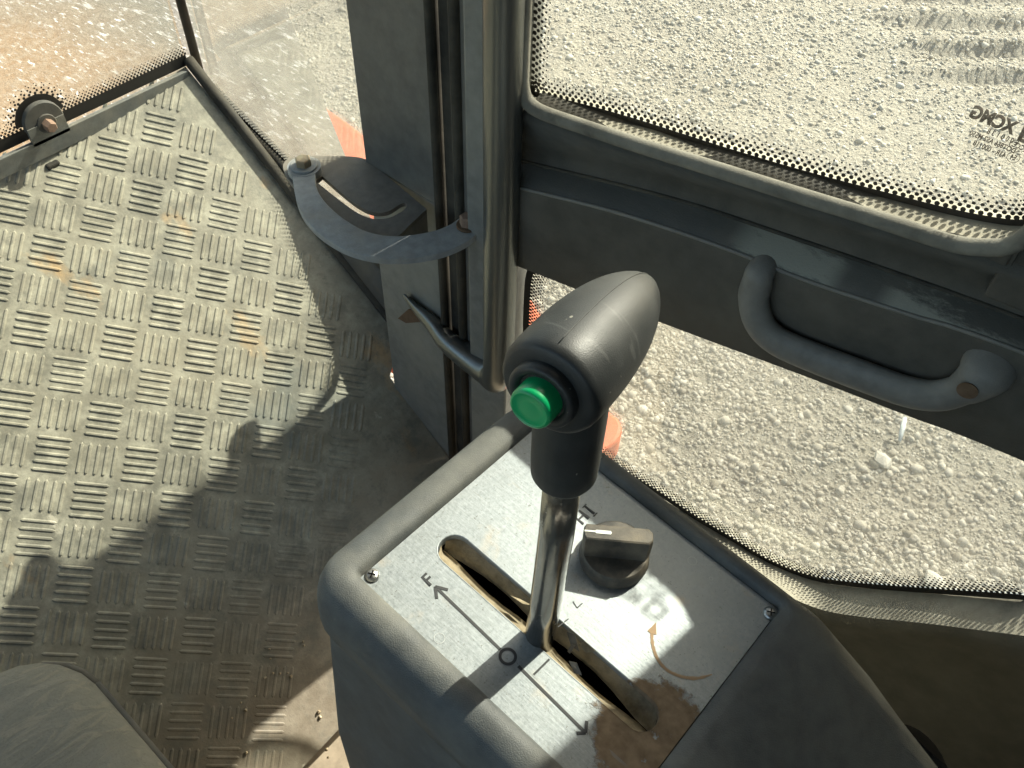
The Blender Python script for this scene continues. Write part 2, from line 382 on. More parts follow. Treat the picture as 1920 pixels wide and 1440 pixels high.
# density follows the ground in view: packed close to the door, thinner further out
px = rng.uniform(.95, 5.4, NS * 8); py = rng.uniform(-.8, 4.4, NS * 8)
dist = np.hypot(px, py); keep = rng.uniform(size=NS * 8) < np.clip((1.75 / dist) ** 1.7, .05, 1) * np.clip(.62 + .5 * np.sin(px * 2.1 + 1.3 * np.sin(py * 1.7)) * np.sin(py * 1.9 + px), .35, 1)
px, py = px[keep][:NS], py[keep][:NS]; NS = len(px)
sz = .0046 * np.exp(rng.normal(0, .48, NS)); sz = np.clip(sz, .0028, .017)
pz = np.array([hgt(float(a), float(b)) for a, b in zip(px, py)]) - 2.1 + sz * .12
R = rot_rand(NS); allv = []; allf = []; tint = []
sc3 = sz[:, None] * rng.uniform(.7, 1.25, (NS, 3))
nv = len(RV[0]); var = rng.integers(0, 14, NS)
base_t = rng.beta(2.2, 2.0, NS)
RVa = np.array(RV)[var]                                   # NS,nv,3
VV = np.einsum('nij,nvj->nvi', R, RVa * sc3[:, None, :]); VV[:, :, 2] *= .75
VV += np.stack([px, py, pz], 1)[:, None, :]
FF = (RF[None] + (np.arange(NS) * nv)[:, None, None]).reshape(-1, 3)
me = bpy.data.meshes.new('gravel'); me.vertices.add(NS * nv); me.vertices.foreach_set('co', VV.reshape(-1).astype(np.float32))
me.loops.add(FF.size); me.loops.foreach_set('vertex_index', FF.reshape(-1).astype(np.int32))
me.polygons.add(len(FF)); me.polygons.foreach_set('loop_start', np.arange(0, FF.size, 3, dtype=np.int32)); me.update(calc_edges=True)
at = me.attributes.new('tint', 'FLOAT', 'POINT'); at.data.foreach_set('value', np.repeat(base_t, nv).astype(np.float32))
tag(link('gravel', me, 'gravel_stone'), 'loose pale gravel spread over the ground outside the cab', 'gravel', kind='stuff')

# larger stones one can pick out through the lower door window and the upper one
big = [(1.8358,0.1587,-2.0900),(1.5703,-0.1199,-2.0900)]
for p, s_, lab in zip(big, (.032, .036), ('large pale stone lying just below the short pale stick', 'large pale stone seen right above the dotted edge of the lower pane')):
    v = [Vector((a[0] * s_ * 1.15, a[1] * s_, a[2] * s_ * .7)) for a in RV[3]]
    zz = hgt(p[0], p[1]) - 2.1 + s_ * .3
    o = mesh('stone', [q + Vector((p[0], p[1], zz)) for q in v], [tuple(f) for f in RF], 'gravel_stone', base=(p[0], p[1], zz), bevel=s_ * .12, seg=1)
    a2 = o.data.attributes.new('tint', 'FLOAT', 'POINT'); a2.data.foreach_set('value', [.95] * len(o.data.vertices))
    tag(o, lab, 'stone', 'larger stones among the gravel')
tw = [(1.9868,0.1769,-2.0850),(1.9516,0.1664,-2.0850),(1.8989,0.1506,-2.0850)]
v, f = tube([Vector(p) + Vector((0, 0, .03)) for p in tw], [.006, .008, .005], 8, (.7, 1))
tag(mesh('stick', v, f, 'pale_stick', smooth=True, base=tw[1]), 'short pale stick lying on the gravel under the door rail', 'stick')

# ------------------------------------------------------------------ machine body outside the glass
dk = [(0.6583,0.8719,-0.8000),(0.6927,0.9254,-0.8000),(0.7298,0.9938,-0.8000),(0.8118,1.1466,-0.8000),(0.8973,1.3122,-0.8000)]
e0, e1 = Vector(dk[0]), Vector(dk[-1]); d_ = (e1 - e0).normalized()
poly = [e0 - d_ * .12, e1 + d_ * 1.2, Vector((-1.4, 2.6, -.80)), Vector((-1.4, .93, -.80)), Vector((.53, .93, -.80))]
t = thing('machine_deck', 'dusty orange-brown steel deck seen through the two front panes', 'machine deck', (.2, 1.4, -.83))
v, f = prism(poly, (0, 0, -.012)); mesh('deck_plate', v, f, 'dusty_deck', t)
fe = [(0.9256,1.2884,-1.0000),(0.9140,1.2457,-1.0000),(0.9036,1.1385,-1.0000),(0.8534,0.9250,-1.0000),(0.8204,0.7685,-1.0000),(0.7956,0.6481,-1.0000),(0.7726,0.5955,-1.0000),(0.7361,0.5025,-1.0000),(0.6966,0.4074,-1.0000),(0.6931,0.3858,-1.0000),(0.6839,0.3723,-1.0000),(0.6642,0.3639,-1.0000),(0.6428,0.3659,-1.0000)]
t = thing('mudguard', 'orange painted mudguard ledge outside the door with rounded rear end', 'mudguard', (.7, .7, -1.06))
p2 = catmull(fe, 4); poly = p2 + [Vector((.56, p2[-1].y, -1.0)), Vector((.56, p2[0].y + .2, -1.0)), Vector((p2[0].x, p2[0].y + .2, -1.0))]
v, f = prism(poly, (0, 0, -.05)); mesh('ledge', v, f, 'orange_paint', t, bevel=.006)

# ------------------------------------------------------------------ cab floor with five-bar tread
nf = Vector((-0.0887, -0.5577, 0.8253)); O = Vector((0.3803, 0.8278, -0.5795)); DIAG = .04 * 2 ** .5
eA = Vector((-0.9959, 0.0628, -0.0646)).normalized(); eB = nf.cross(eA).normalized(); eB = eB if eB.y < 0 else -eB
def fz(x, y): return (-0.97362 + .0887 * x + .5577 * y) / .8253
fpoly = [(-.75, .862), (.448, .862), (.452, .548), (.412, .527), (.407, .43), (.40, .331), (-.75, .331)]
v, f = prism([(x, y, fz(x, y)) for x, y in fpoly], -nf * .006)
floor = tag(mesh('floor', v, f, 'tread_plate'), kind='structure')
def inside(x, y, m=.001):
    n = len(fpoly)
    for i in range(n):
        (x0, y0), (x1, y1) = fpoly[i], fpoly[(i + 1) % n]
        if i in (3, 4) and y < .33: continue
        L = math.hypot(x1 - x0, y1 - y0); s = ((x1 - x0) * (y - y0) - (y1 - y0) * (x - x0)) / L
        if s > -m: return False
    return True
h1 = (eB - eA).normalized(); h2 = (eA + eB).normalized()
def bar_mesh(name, wear):
    bv, bf = [], []
    for k in range(5):
        o = (k - 2) * .0078; L = .0165; wd = .0021; hh = .0014 * wear
        pts = [(-L, 0, 0), (-L * .8, -wd, 0), (L * .8, -wd, 0), (L, 0, 0), (L * .8, wd, 0), (-L * .8, wd, 0), (-L * .84, -wd * .35, hh), (L * .84, -wd * .35, hh), (L * .84, wd * .35, hh), (-L * .84, wd * .35, hh)]
        b0 = len(bv); bv += [(a, b + o, c) for a, b, c in pts]
        bf += [tuple(b0 + i for i in q) for q in ((6, 7, 8, 9), (1, 2, 7, 6), (4, 5, 9, 8), (0, 1, 6), (0, 6, 9), (0, 9, 5), (2, 3, 7), (3, 8, 7), (3, 4, 8))]
    me = bpy.data.meshes.new(name); me.from_pydata(bv, [], bf); me.update(); me.materials.append(MATS['tread_plate']); return me
BM = [bar_mesh('tread_bars', w_) for w_ in (1.0, .8, .6, .38)]
for i in range(-4, 22):
    for j in range(-3, 16):
        for half in (0, 1):
            c = O + eA * (DIAG * (i + .5 * half)) + eB * (DIAG * (j + .5 * half))
            if c.x < -.13 - (.06 if c.y > .5 else 0) or not inside(c.x, c.y): continue
            wear = 0 if c.y > .56 else (1 if c.y > .48 else 2)
            if c.x > .02 and c.y < .47: wear = 3
            if random.random() < .2: wear = min(3, wear + 1)
            o = bpy.data.objects.new('tread_bars', BM[wear]); COL.objects.link(o); o.parent = floor
            X, Y = (h1, h2) if half == 0 else (h2, -h1)
            if X.cross(Y).dot(nf) < 0: Y = -Y
            o.matrix_basis = Matrix.Translation(c - nf * .0001) @ Matrix((X, Y, X.cross(Y))).transposed().to_4x4() @ Matrix.Rotation(random.uniform(-.012, .012), 4, 'Z')
zl = fz(0, .331)
v, f = box(-.75, .46, -.80, .350, zl - .03, zl - .014)
tag(mesh('lower_floor', v, f, 'beige_metal'), kind='structure')
# grit on the worn end of the floor
gp = [(0.1335,0.4214,-0.8788),(0.1285,0.4149,-0.8837),(0.1219,0.4046,-0.8914),(0.1265,0.4002,-0.8939),(0.1326,0.3957,-0.8963),(0.1136,0.4068,-0.8908),(0.0956,0.4017,-0.8962),(0.0823,0.4060,-0.8947),(0.0672,0.4022,-0.8989),(0.1627,0.4058,-0.8862),(0.1612,0.4028,-0.8884),(0.0806,0.3988,-0.8998),(0.1326,0.3921,-0.8987),(0.1316,0.3533,-0.9250),(0.1292,0.3494,-0.9279),(0.0572,0.3735,-0.9194),(0.1146,0.3264,-0.9450),(0.1110,0.3207,-0.9493)]
gv_, gf_ = [], []
for q in gp:
    r_ = random.uniform(.0010, .0022); b0 = len(gv_); S = RV[random.randrange(14)]
    gv_ += [Vector(q) + Vector(tuple(a * r_)) for a in S]; gf_ += [tuple(b0 + int(i) for i in ff) for ff in RF]
tag(mesh('grit', gv_, gf_, 'bolt_steel', base=gp[0]), 'scattered grains of grit on the worn end of the floor', 'grit', kind='stuff')

# ------------------------------------------------------------------ cab shell out of view (shades the inside)
for nm, b in (('cab_roof', (-1.0, .50, -.95, .92, .50, .54)), ('cab_rear_wall', (-1.0, .50, -.99, -.95, -1.0, .54)), ('cab_left_wall', (-1.04, -1.0, -.95, .92, -1.0, -.30)),
              ('cab_side_wall', (.492, .52, -.95, -.235, -1.1, .50)), ('cab_lower_front', (-1.0, .47, .872, .90, -1.0, -.585))):
    v, f = box(*b); tag(mesh(nm, v, f, 'cab_lining'), kind='structure')

# ------------------------------------------------------------------ front window: bar, pane, bolt
t = thing('front_window', 'front pane above the tread floor with bolted bottom bar', 'window', (.0, .86, -.57))
v, f = prism([(-.75, .853, -.5690), (.4455, .853, -.5690), (.4455, .853, -.5490), (-.75, .853, -.5490)], (0, .005, 0))
mesh('bottom_bar', v, f, 'frame_bar', t, bevel=.0008)
gl = mesh('glass', *prism([(-.75, .864, -.556), (.452, .864, -.556), (.452, .864, .45), (-.75, .864, .45)], (0, .005, 0)), 'front_glass', t)

def frit(name, path, inward, plane_n, solid, rows, pitch, r0, r1, parent, lift=.0006, gap=.9):
    """black printed edge: a solid strip along the path and rows of dots that shrink away from it"""
    P = [Vector(p) for p in path]; inw = Vector(inward); pn = Vector(plane_n).normalized(); vs_, fs = [], []
    L = [0]
    for a, b in zip(P, P[1:]): L.append(L[-1] + (b - a).length)
    def at(s):
        for i in range(len(P) - 1):
            if s <= L[i + 1] or i == len(P) - 2:
                t_ = (s - L[i]) / max(1e-9, L[i + 1] - L[i]); return P[i].lerp(P[i + 1], t_), (P[i + 1] - P[i]).normalized()
    ns = max(2, int(L[-1] / .006)); rows_ = [[], []]
    flip = 1
    for i in range(ns + 1):
        p, tg = at(L[-1] * i / ns); q = pn.cross(tg)
        if i == ns // 2: flip = 1 if q.dot(inw) > 0 else -1
    for i in range(ns + 1):
        p, tg = at(L[-1] * i / ns); q = pn.cross(tg) * flip
        rows_[0].append(p - q * .002 + pn * lift); rows_[1].append(p + q * solid + pn * lift)
    v, f = loft(rows_, closed=False); vs_ += v; fs += f
    for r in range(rows):
        k = int(L[-1] / pitch)
        for i in range(k + 1):
            s = (i + .5 * (r % 2)) * pitch
            if s > L[-1]: continue
            p, tg = at(s); q = pn.cross(tg) * flip
            c = p + q * (solid + (r + .45) * pitch * gap * .62) + pn * lift; rad = r0 + (r1 - r0) * r / max(1, rows - 1)
            b0 = len(vs_); vs_ += [tuple(c + tg * (rad * math.cos(a)) + q * (rad * math.sin(a))) for a in (math.pi * 2 * u / 7 for u in range(7))]
            fs.append(tuple(range(b0, b0 + 7)))
    return tag(mesh(name, vs_, fs, 'frit_black', parent), kind='stuff')
cb = Vector((.2805, .862, -.5335))
frit('frit', [(.452, .8632, -.5470), (.1, .8632, -.5470), (-.4, .8632, -.5470)], (0, 0, 1), (0, -1, 0), .0105, 5, .0043, .00155, .0006, gl)
frit('frit', [(cb.x + .0185 * math.cos(a), .8624, cb.z + .0185 * math.sin(a)) for a in (math.radians(x) for x in range(0, 181, 12))], (0, 0, 1), (0, -1, 0), .0075, 5, .0043, .00155, .0006, gl)
v, f = lathe(cb + Vector((0, -.003, 0)), (0, -1, 0), [(0, .0205), (.004, .0205), (.005, .0195)], 32); mesh('clamp_disc', v, f, 'sill_paint', t, angle=.6)
v, f = prism([(cb.x - .020, .853, -.553), (cb.x + .020, .853, -.553), (cb.x + .0195, .853, -.534), (cb.x - .0195, .853, -.534)], (0, .0045, 0)); mesh('tab', v, f, 'frame_bar', t)
bo = hexbolt(t, cb + Vector((.001, -.008, -.002)), (-.05, -1, .05), .0058, .011, .0098, 'rusty_bolt', 'sill_paint')
v, f = box(.262, .276, .846, .853, -.582, -.574); mesh('stop_block', v, f, 'rubber_seal', t, bevel=.002)

# ------------------------------------------------------------------ fixed side window ahead of the pillar
t = thing('side_window', 'narrow side pane between the front corner and the grey pillar', 'window', (.46, .7, -.70))
def wz(y): return -.5775 - .335 * (.862 - y)        # top of the sill under the pane
ysd = [.862, .80, .74, .68, .62, .57, .512]
sh = [[(.452, y, fz(.45, y) - .01) for y in ysd], [(.452, y, fz(.45, y) * .62 + (wz(y) - .016) * .38) for y in ysd], [(.4560, y, wz(y) - .010) for y in ysd], [(.478, y, wz(y) - .008) for y in ysd]]
sheet('sill_panel', sh, 'sill_paint', t)
v, f = tube([(.4535, y, fz(.45, y) + .006) for y in ysd], .0062, 12); mesh('floor_seal', v, f, 'rubber_seal', t, True)
v, f = tube([(.4645, y, wz(y) - .007) for y in ysd], .0060, 12); mesh('glass_seal', v, f, 'rubber_seal', t, True)
v, f = box(.466, .477, .505, .5270, -.80, .45); mesh('light_stop', v, f, 'rubber_seal', t, bevel=.002)  # unseen opaque strip added to stop sun between pane edge and pillar
gl = mesh('glass', *prism([(.4690, .860, wz(.86) - .008), (.4690, .520, wz(.52) - .008), (.4690, .520, .45), (.4690, .860, .45)], (.004, 0, 0)), 'side_glass', t)
frit('frit', [(.4682, .858, wz(.858) - .006), (.4682, .72, wz(.72) - .006), (.4682, .588, wz(.588) - .006), (.4682, .556, wz(.556) + .000), (.4682, .538, wz(.538) + .014), (.4682, .528, wz(.528) + .040), (.4682, .524, wz(.528) + .07), (.4682, .522, .2)], (0, .6, 1), (-1, 0, 0), .006, 5, .0043, .0016, .0006, gl)
v, f = tube([(.4640, .8640, -.572), (.4640, .8640, .45)], .0050, 10); mesh('corner_seal', v, f, 'rubber_seal', t, True)

# ------------------------------------------------------------------ pillar
pn = Vector((1, 0, 0)); pt_ = Vector((0, -1, 0))
def PL(s, off, z):      # s metres back along the pillar face from its front edge, off = out into the cab
    return Vector((.409, .525, z)) + pt_ * s - pn * off
t = thing('cab_pillar', 'dark grey upright pillar between side pane and door, with rubber seals', 'pillar', (.42, .47, -.86))
def extr(name, prof, z0, z1, mat, smooth=False, bev=0):
    v, f = loft([[PL(s, o, z0) for s, o in prof], [PL(s, o, z1) for s, o in prof]]); return mesh(name, v, f, mat, t, smooth, bevel=bev)
extr('pillar_face', [(0, -.009), (.008, .0005), (.094, .0005), (.0955, -.001), (.0955, -.06), (.008, -.068)], -.481, .46, 'pillar_paint', bev=.001)
extr('pillar_foot', [(.0005, -.009), (.008, -.0004), (.090, -.0004), (.0915, -.002), (.090, -.06), (.009, -.066)], -1.02, -.482, 'pillar_base_paint', bev=.001)
extr('seal_lip', [(.0960, -.004), (.0960, .005), (.0985, .0070), (.1015, .005), (.1015, -.004)], -1.0, .46, 'rubber_seal', True)
extr('seal_channel', [(.1020, -.02), (.1020, -.003), (.1165, -.003), (.1165, -.02)], -1.0, .46, 'rubber_seal')
extr('seal_bead', [(.1170, -.006), (.1178, .004), (.1210, .0062), (.1245, .004), (.1253, -.006)], -1.0, .46, 'rubber_seal', True)
extr('seal_strip', [(.1258, -.015), (.1258, .0005), (.1360, .0005), (.1360, -.015)], -1.0, .46, 'pillar_paint')
extr('jamb', [(.1365, -.03), (.1365, -.006), (.1445, -.006), (.1445, -.03)], -1.0, .46, 'rubber_seal')
extr('sun_blocker', [(.010, -.069), (.010, -.080), (.116, -.080), (.116, -.061)], -1.05, .46, 'pillar_paint')  # unseen outer blocker added to close sun leaks behind the seals
v, f = tube([PL(.02, -.052, -.585), PL(-.022, -.052, -.585), PL(-.029, -.052, -.585), PL(-.0315, -.052, -.585)], [.0125, .0125, .009, .003], 16); mesh('shadow_bump_lug', v, f, 'pillar_paint', t, True)  # unseen lug added and shaped to cast the bump in the pillar's shadow

# ------------------------------------------------------------------ door stay: slotted plate on the pillar, curved arm above it
ZB = -.480
t = thing('slotted_bracket', 'grey slotted plate jutting from the pillar under the curved arm', 'bracket', (.42, .54, ZB))
out = catmull([(0.4111,0.5170,-0.4800),(0.4063,0.5288,-0.4800),(0.3899,0.5484,-0.4800),(0.3753,0.5630,-0.4800),(0.3650,0.5684,-0.4800),(0.3574,0.5655,-0.4800),(0.3514,0.5568,-0.4800),(0.3452,0.5389,-0.4800),(0.3396,0.4970,-0.4800),(0.3415,0.4636,-0.4800),(0.3476,0.4420,-0.4800),(0.3579,0.4271,-0.4800),(0.3769,0.4295,-0.4800),(0.3989,0.4333,-0.4800)], 4)
inn = catmull([(0.3610,0.5273,-0.4800),(0.3578,0.4915,-0.4800),(0.3572,0.4701,-0.4800),(0.3609,0.4563,-0.4800),(0.3707,0.4478,-0.4800),(0.3852,0.4461,-0.4800),(0.3927,0.4500,-0.4800),(0.3894,0.4536,-0.4800),(0.3756,0.4543,-0.4800),(0.3670,0.4616,-0.4800),(0.3639,0.4749,-0.4800),(0.3651,0.4958,-0.4800),(0.3694,0.5289,-0.4800)], 4)
def plate_with_hole(name, outer, inner, th, mat, parent, bev=0):
    bm = bmesh.new(); b = root_base(parent); es = []
    for loop in (outer, inner):
        vs_ = [bm.verts.new(Vector(p) - b) for p in loop]
        es += [bm.edges.new((vs_[i], vs_[(i + 1) % len(vs_)])) for i in range(len(vs_))]
    r = bmesh.ops.triangle_fill(bm, use_beauty=True, use_dissolve=False, edges=es)
    fs = [g for g in r['geom'] if isinstance(g, bmesh.types.BMFace)]
    ex = bmesh.ops.extrude_face_region(bm, geom=fs)
    for g in ex['geom']:
        if isinstance(g, bmesh.types.BMVert): g.co += Vector(th)
    bmesh.ops.recalc_face_normals(bm, faces=bm.faces)
    me = bpy.data.meshes.new(name); bm.to_mesh(me); bm.free(); return link(name, me, mat, parent)
plate_with_hole('slotted_plate', out, inn, (0, 0, -.004), 'bracket_brown', t)
fl = [(0.3590,0.4284,-0.4815),(0.3781,0.4308,-0.4815),(0.4002,0.4347,-0.4815)]
sheet('flange', [fl, [Vector(p) + Vector((0, 0, -.030)) for p in fl]], 'pillar_base_paint', t, False)
rs = [(0.4055,0.4759,-0.5342),(0.4055,0.4620,-0.5152),(0.4055,0.4540,-0.5142),(0.4055,0.4494,-0.5210),(0.4055,0.4634,-0.5305)]
v, f = prism(rs, (-.001, 0, 0)); mesh('rust_hole', v, f, 'rust', t)

t = thing('door_stay', 'curved blue-grey steel arm bolted above the slotted plate', 'bracket', (.38, .50, ZB + .007))
oa = catmull([(0.3558,0.5491,-0.4730),(0.3428,0.5334,-0.4730),(0.3247,0.5043,-0.4730),(0.3157,0.4755,-0.4730),(0.3155,0.4426,-0.4730),(0.3248,0.4164,-0.4730),(0.3406,0.3976,-0.4730),(0.3617,0.3829,-0.4730),(0.3826,0.3766,-0.4730),(0.4005,0.3768,-0.4730),(0.4104,0.3813,-0.4730)], 5)
ia = catmull([(0.3661,0.5317,-0.4730),(0.3534,0.5169,-0.4730),(0.3443,0.4971,-0.4730),(0.3398,0.4687,-0.4730),(0.3422,0.4414,-0.4730),(0.3544,0.4208,-0.4730),(0.3754,0.4057,-0.4730),(0.3917,0.4004,-0.4730),(0.4036,0.4001,-0.4730),(0.4132,0.3985,-0.4730),(0.4146,0.3922,-0.4730)], 5)
n_ = len(oa); rows = [[a.lerp(b, k / 4) for k in range(5)] for a, b in zip(oa, ia)]
v, f = prism(oa + ia[::-1], (0, 0, -.0066)); mesh('arm', v, f, 'bracket_paint', t, bevel=.0006, seg=1)
c1 = [(0.3622,0.5422,-0.4730),(0.4001,0.3885,-0.4730)]
v, f = lathe(c1[0], (0, 0, -1), [(-.0004, .0142), (.0055, .0142)], 24); mesh('eye', v, f, 'bracket_paint', t)
hexbolt(t, Vector(c1[0]) + Vector((0, 0, .0004)), (0, 0, 1), .0070, .0062, .0115, 'bolt_steel', 'bracket_paint')
hexbolt(t, Vector(c1[1]) + Vector((0, 0, .0004)), (0, 0, 1), .0062, .0085, .0088, 'rusty_bolt', 'rust')
v, f = lathe(Vector(c1[1]) + Vector((.012, -.012, -.020)), (0, 0, 1), [(0, .012), (.026, .012), (.030, .009)], 20); mesh('hinge_lug', v, f, 'rust', t, angle=.6)

# ------------------------------------------------------------------ grab pole
t = thing('grab_pole', 'upright dark steel grab pole with hooked lower end beside the door', 'grab rail', (.385, .36, -.66))
PX, PY = .3860, .3400
top = [(PX + .001, PY, .46), (PX, PY, .1), (PX, PY, -.2), (PX, PY, -.45), (PX - .001, PY, -.585)]
bend = [(PX + .000, PY + .002, -.606), (PX + .006, PY + .010, -.6225), (PX + .013, PY + .026, -.631)]
end = [(0.3990,0.4118,-0.6293)] + [(0.4030,0.4379,-0.6249)] + [(0.4055,0.4604,-0.6236)] + [(0.4068,0.4781,-0.6193)]
path = top + bend + [end[0], end[1], end[2], end[3]]
pp = [Vector(p) for p in top] + catmull([top[-1]] + bend + end, 6)[1:]
nn = len(pp); R0 = .0132; i0 = 5 + 18
rad = []; sq = []
for i, p in enumerate(pp):
    k = max(0, min(1, (i - i0) / max(1, nn - 1 - i0)))
    rad.append(R0 * (1 + .05 * k)); sq.append((1 - .84 * k, 1 + .02 * k))
v, f = tube(pp, rad, 24, sq, up=(1, 0, 0)); mesh('tube', v, f, 'pole_steel', t, True)
rw = [(0.4068,0.4924,-0.6559),(0.4068,0.4756,-0.6314),(0.4068,0.4551,-0.6224),(0.4068,0.4600,-0.6384),(0.4068,0.4808,-0.6546)]
v, f = prism(rw, (-.0016, .0006, 0)); mesh('rust_patch', v, f, 'rust', t)

# ------------------------------------------------------------------ door
nD = Vector((0.9910, 0.1337, 0)); tD = Vector((-.1337, .9910, 0))
door = thing('cab_door', 'dark cab door with large upper pane and smaller lower pane', 'door', (.42, .15, -1.05))
BK = Vector((.0375, -.278, 0))       # run-on of every long line past the picture's right edge
def run(pts, extra=(0, 0, 0)): return list(pts) + [tuple(Vector(pts[-1]) + BK + Vector(extra))]
def res(line, n=40):
    c = catmull(line, 8); L = [0]
    for a, b in zip(c, c[1:]): L.append(L[-1] + (b - a).length)
    out_ = []
    for i in range(n + 1):
        s = L[-1] * i / n; j = max(k for k in range(len(L)) if L[k] <= s + 1e-9); j = min(j, len(c) - 2)
        out_.append(c[j].lerp(c[j + 1], (s - L[j]) / max(1e-9, L[j + 1] - L[j])))
    return out_
l0 = run([(0.3929,0.3326,-0.3423),(0.4050,0.2434,-0.3381),(0.4121,0.1907,-0.3326),(0.4187,0.1420,-0.3279),(0.4248,0.0965,-0.3246),(0.4301,0.0575,-0.3201),(0.4347,0.0231,-0.3175)], (0, 0, .01))
l1 = run([(0.4111,0.3473,-0.3777),(0.4268,0.2313,-0.3552),(0.4363,0.1611,-0.3466),(0.4469,0.0822,-0.3400),(0.4549,0.0230,-0.3346)], (0, 0, .01))
l1b = run([(0.4076,0.3437,-0.3911),(0.4235,0.2261,-0.3704),(0.4331,0.1545,-0.3634),(0.4440,0.0740,-0.3576),(0.4522,0.0128,-0.3545)], (0, 0, .01))
l2 = run([(0.3932,0.3308,-0.4004),(0.4038,0.2523,-0.3856),(0.4139,0.1773,-0.3777),(0.4209,0.1251,-0.3762),(0.4294,0.0625,-0.3694),(0.4374,0.0029,-0.3631)], (0, 0, .01))
l3 = run([(0.3954,0.3366,-0.4779),(0.4126,0.2094,-0.4665),(0.4263,0.1080,-0.4549),(0.4356,0.0386,-0.4481),(0.4450,-0.0306,-0.4418)], (0, 0, .01))
A0, A1, A1b, A2, A3 = (res(x) for x in (l0, l1, l1b, l2, l3))
sh_ = [[p + nD * .030 + Vector((0, 0, .002)) for p in A0], A0, [p + Vector((0, 0, -.004)) for p in A1], A1b]
sheet('recess', sh_, 'door_panel', door)
mid = [p.lerp(q, .5) - nD * .001 for p, q in zip(A2, A3)]
lowr = [p + nD * .004 + Vector((0, 0, -.0035)) for p in A3]; outr = [p + nD * .032 + Vector((0, 0, -.004)) for p in A3]
sheet('rail_step', [A1b, [p.lerp(q, .5) - nD * .003 for p, q in zip(A1b, A2)], A2], 'scuffed_rail', door)
sheet('rail_panel', [A2, [p - nD * .0015 + Vector((0, 0, -.006)) for p in A2], mid, A3, lowr, outr], 'door_panel', door)
v, f = tube([p + nD * .0004 for p in A2], .0014, 8); mesh('rail_ridge', v, f, 'handle_plastic', door, True)
v, f = tube([p - nD * .0002 for p in A1b], .0014, 8); mesh('rail_groove_bead', v, f, 'rubber_seal', door, True)
# window bead, ledge and panes
bead = [(0.3932,0.3310,-0.3160),(0.3934,0.3295,-0.3238),(0.3939,0.3256,-0.3301),(0.3955,0.3134,-0.3332),(0.4003,0.2782,-0.3314),(0.4048,0.2447,-0.3293),(0.4119,0.1924,-0.3249),(0.4184,0.1440,-0.3209),(0.4244,0.0992,-0.3168),(0.4286,0.0681,-0.3147),(0.4304,0.0550,-0.3125),(0.4317,0.0456,-0.3087),(0.4327,0.0380,-0.3044),(0.4333,0.0332,-0.2974),(0.4336,0.0311,-0.2877),(0.4333,0.0336,-0.2739)]
bp = catmull(bead, 5); bp = [bp[0] + Vector((0, 0, .75)), bp[0] + Vector((0, 0, .3)), bp[0] + Vector((0, 0, .08))] + bp + [bp[-1] + Vector((0, 0, .06)), bp[-1] + Vector((0, .004, .3)), bp[-1] + Vector((0, .01, .75))]
v, f = tube(bp, .0048, 12); mesh('window_bead', v, f, 'bead_rubber', door, True)
gb = [(0.4210,0.3489,-0.3360),(0.4213,0.3469,-0.3426),(0.4222,0.3399,-0.3449),(0.4272,0.3029,-0.3401),(0.4325,0.2639,-0.3363),(0.4399,0.2088,-0.3327),(0.4468,0.1580,-0.3283),(0.4530,0.1115,-0.3226),(0.4581,0.0742,-0.3175),(0.4609,0.0529,-0.3132),(0.4628,0.0395,-0.3088),(0.4638,0.0317,-0.3021),(0.4643,0.0284,-0.2920),(0.4639,0.0307,-0.2786)]
gp_ = catmull(gb, 5)
bpm = res(bead, 90); gpm = res(gb, 90)
sheet('ledge', [[p + Vector((0, 0, .001)) for p in bpm], [a.lerp(b, .35) + Vector((0, 0, -.0065)) for a, b in zip(bpm, gpm)], [a.lerp(b, .72) + Vector((0, 0, -.002)) for a, b in zip(bpm, gpm)], [p + Vector((0, 0, -.001)) for p in gpm], [p + nD * .012 + Vector((0, 0, -.0015)) for p in gpm]], 'dusty_sunlit_rubber', door)
def on_line(A, y):
    return min(A, key=lambda q: abs(q.y - y))
tl = [p for p in bpm if p.y < .075]
sheet('corner_panel', [[p + nD * .002 for p in tl], [Vector((on_line(A0, p.y).x + .002, p.y, min(p.z, on_line(A0, p.y).z + .002))) for p in tl]], 'door_panel', door)
up_poly = [gp_[0] + Vector((0, 0, .78))] + gp_ + [gp_[-1] + Vector((.0, 0, .70))]
ug = mesh('upper_glass', *prism([p - nD * .0 for p in up_poly], nD * .004), 'door_glass', door)
fp = [gp_[0] + Vector((0, 0, .5)), gp_[0] + Vector((0, 0, .2))] + gp_ + [gp_[-1] + Vector((0, 0, .3))]
frit('frit', fp, (0, -.3, 1), -nD, .0030, 5, .0046, .00160, .0006, ug)
# lower pane with its ledge and the trim panel under it
lg = [(0.4226,0.3374,-0.4927),(0.4220,0.3416,-0.5138),(0.4219,0.3422,-0.5387),(0.4220,0.3417,-0.5778),(0.4226,0.3373,-0.6174),(0.4268,0.3059,-0.6649),(0.4326,0.2630,-0.6904),(0.4381,0.2219,-0.7001),(0.4427,0.1878,-0.7044),(0.4473,0.1541,-0.7103),(0.4524,0.1163,-0.7133),(0.4574,0.0795,-0.7163),(0.4624,0.0422,-0.7068),(0.4666,0.0109,-0.6850),(0.4721,-0.0299,-0.6488),(0.4800,-0.0881,-0.5952)]
lp = catmull(lg, 4); lp2 = lp + [lp[-1] + BK + Vector((0, 0, .10))]
l3b = [p + nD * .028 for p in A3]
poly = lp2 + l3b[::-1]
lo = mesh('lower_glass', *prism([p - nD * ((p.dot(nD)) - lp[0].dot(nD)) for p in poly], nD * .004), 'door_glass', door)
lpf = [p - nD * (p.dot(nD) - lp[0].dot(nD)) - nD * .0004 for p in lp2]
frit('frit', lpf, (0, -.4, 1), -nD, .0042, 6, .0040, .00150, .0007, lo)
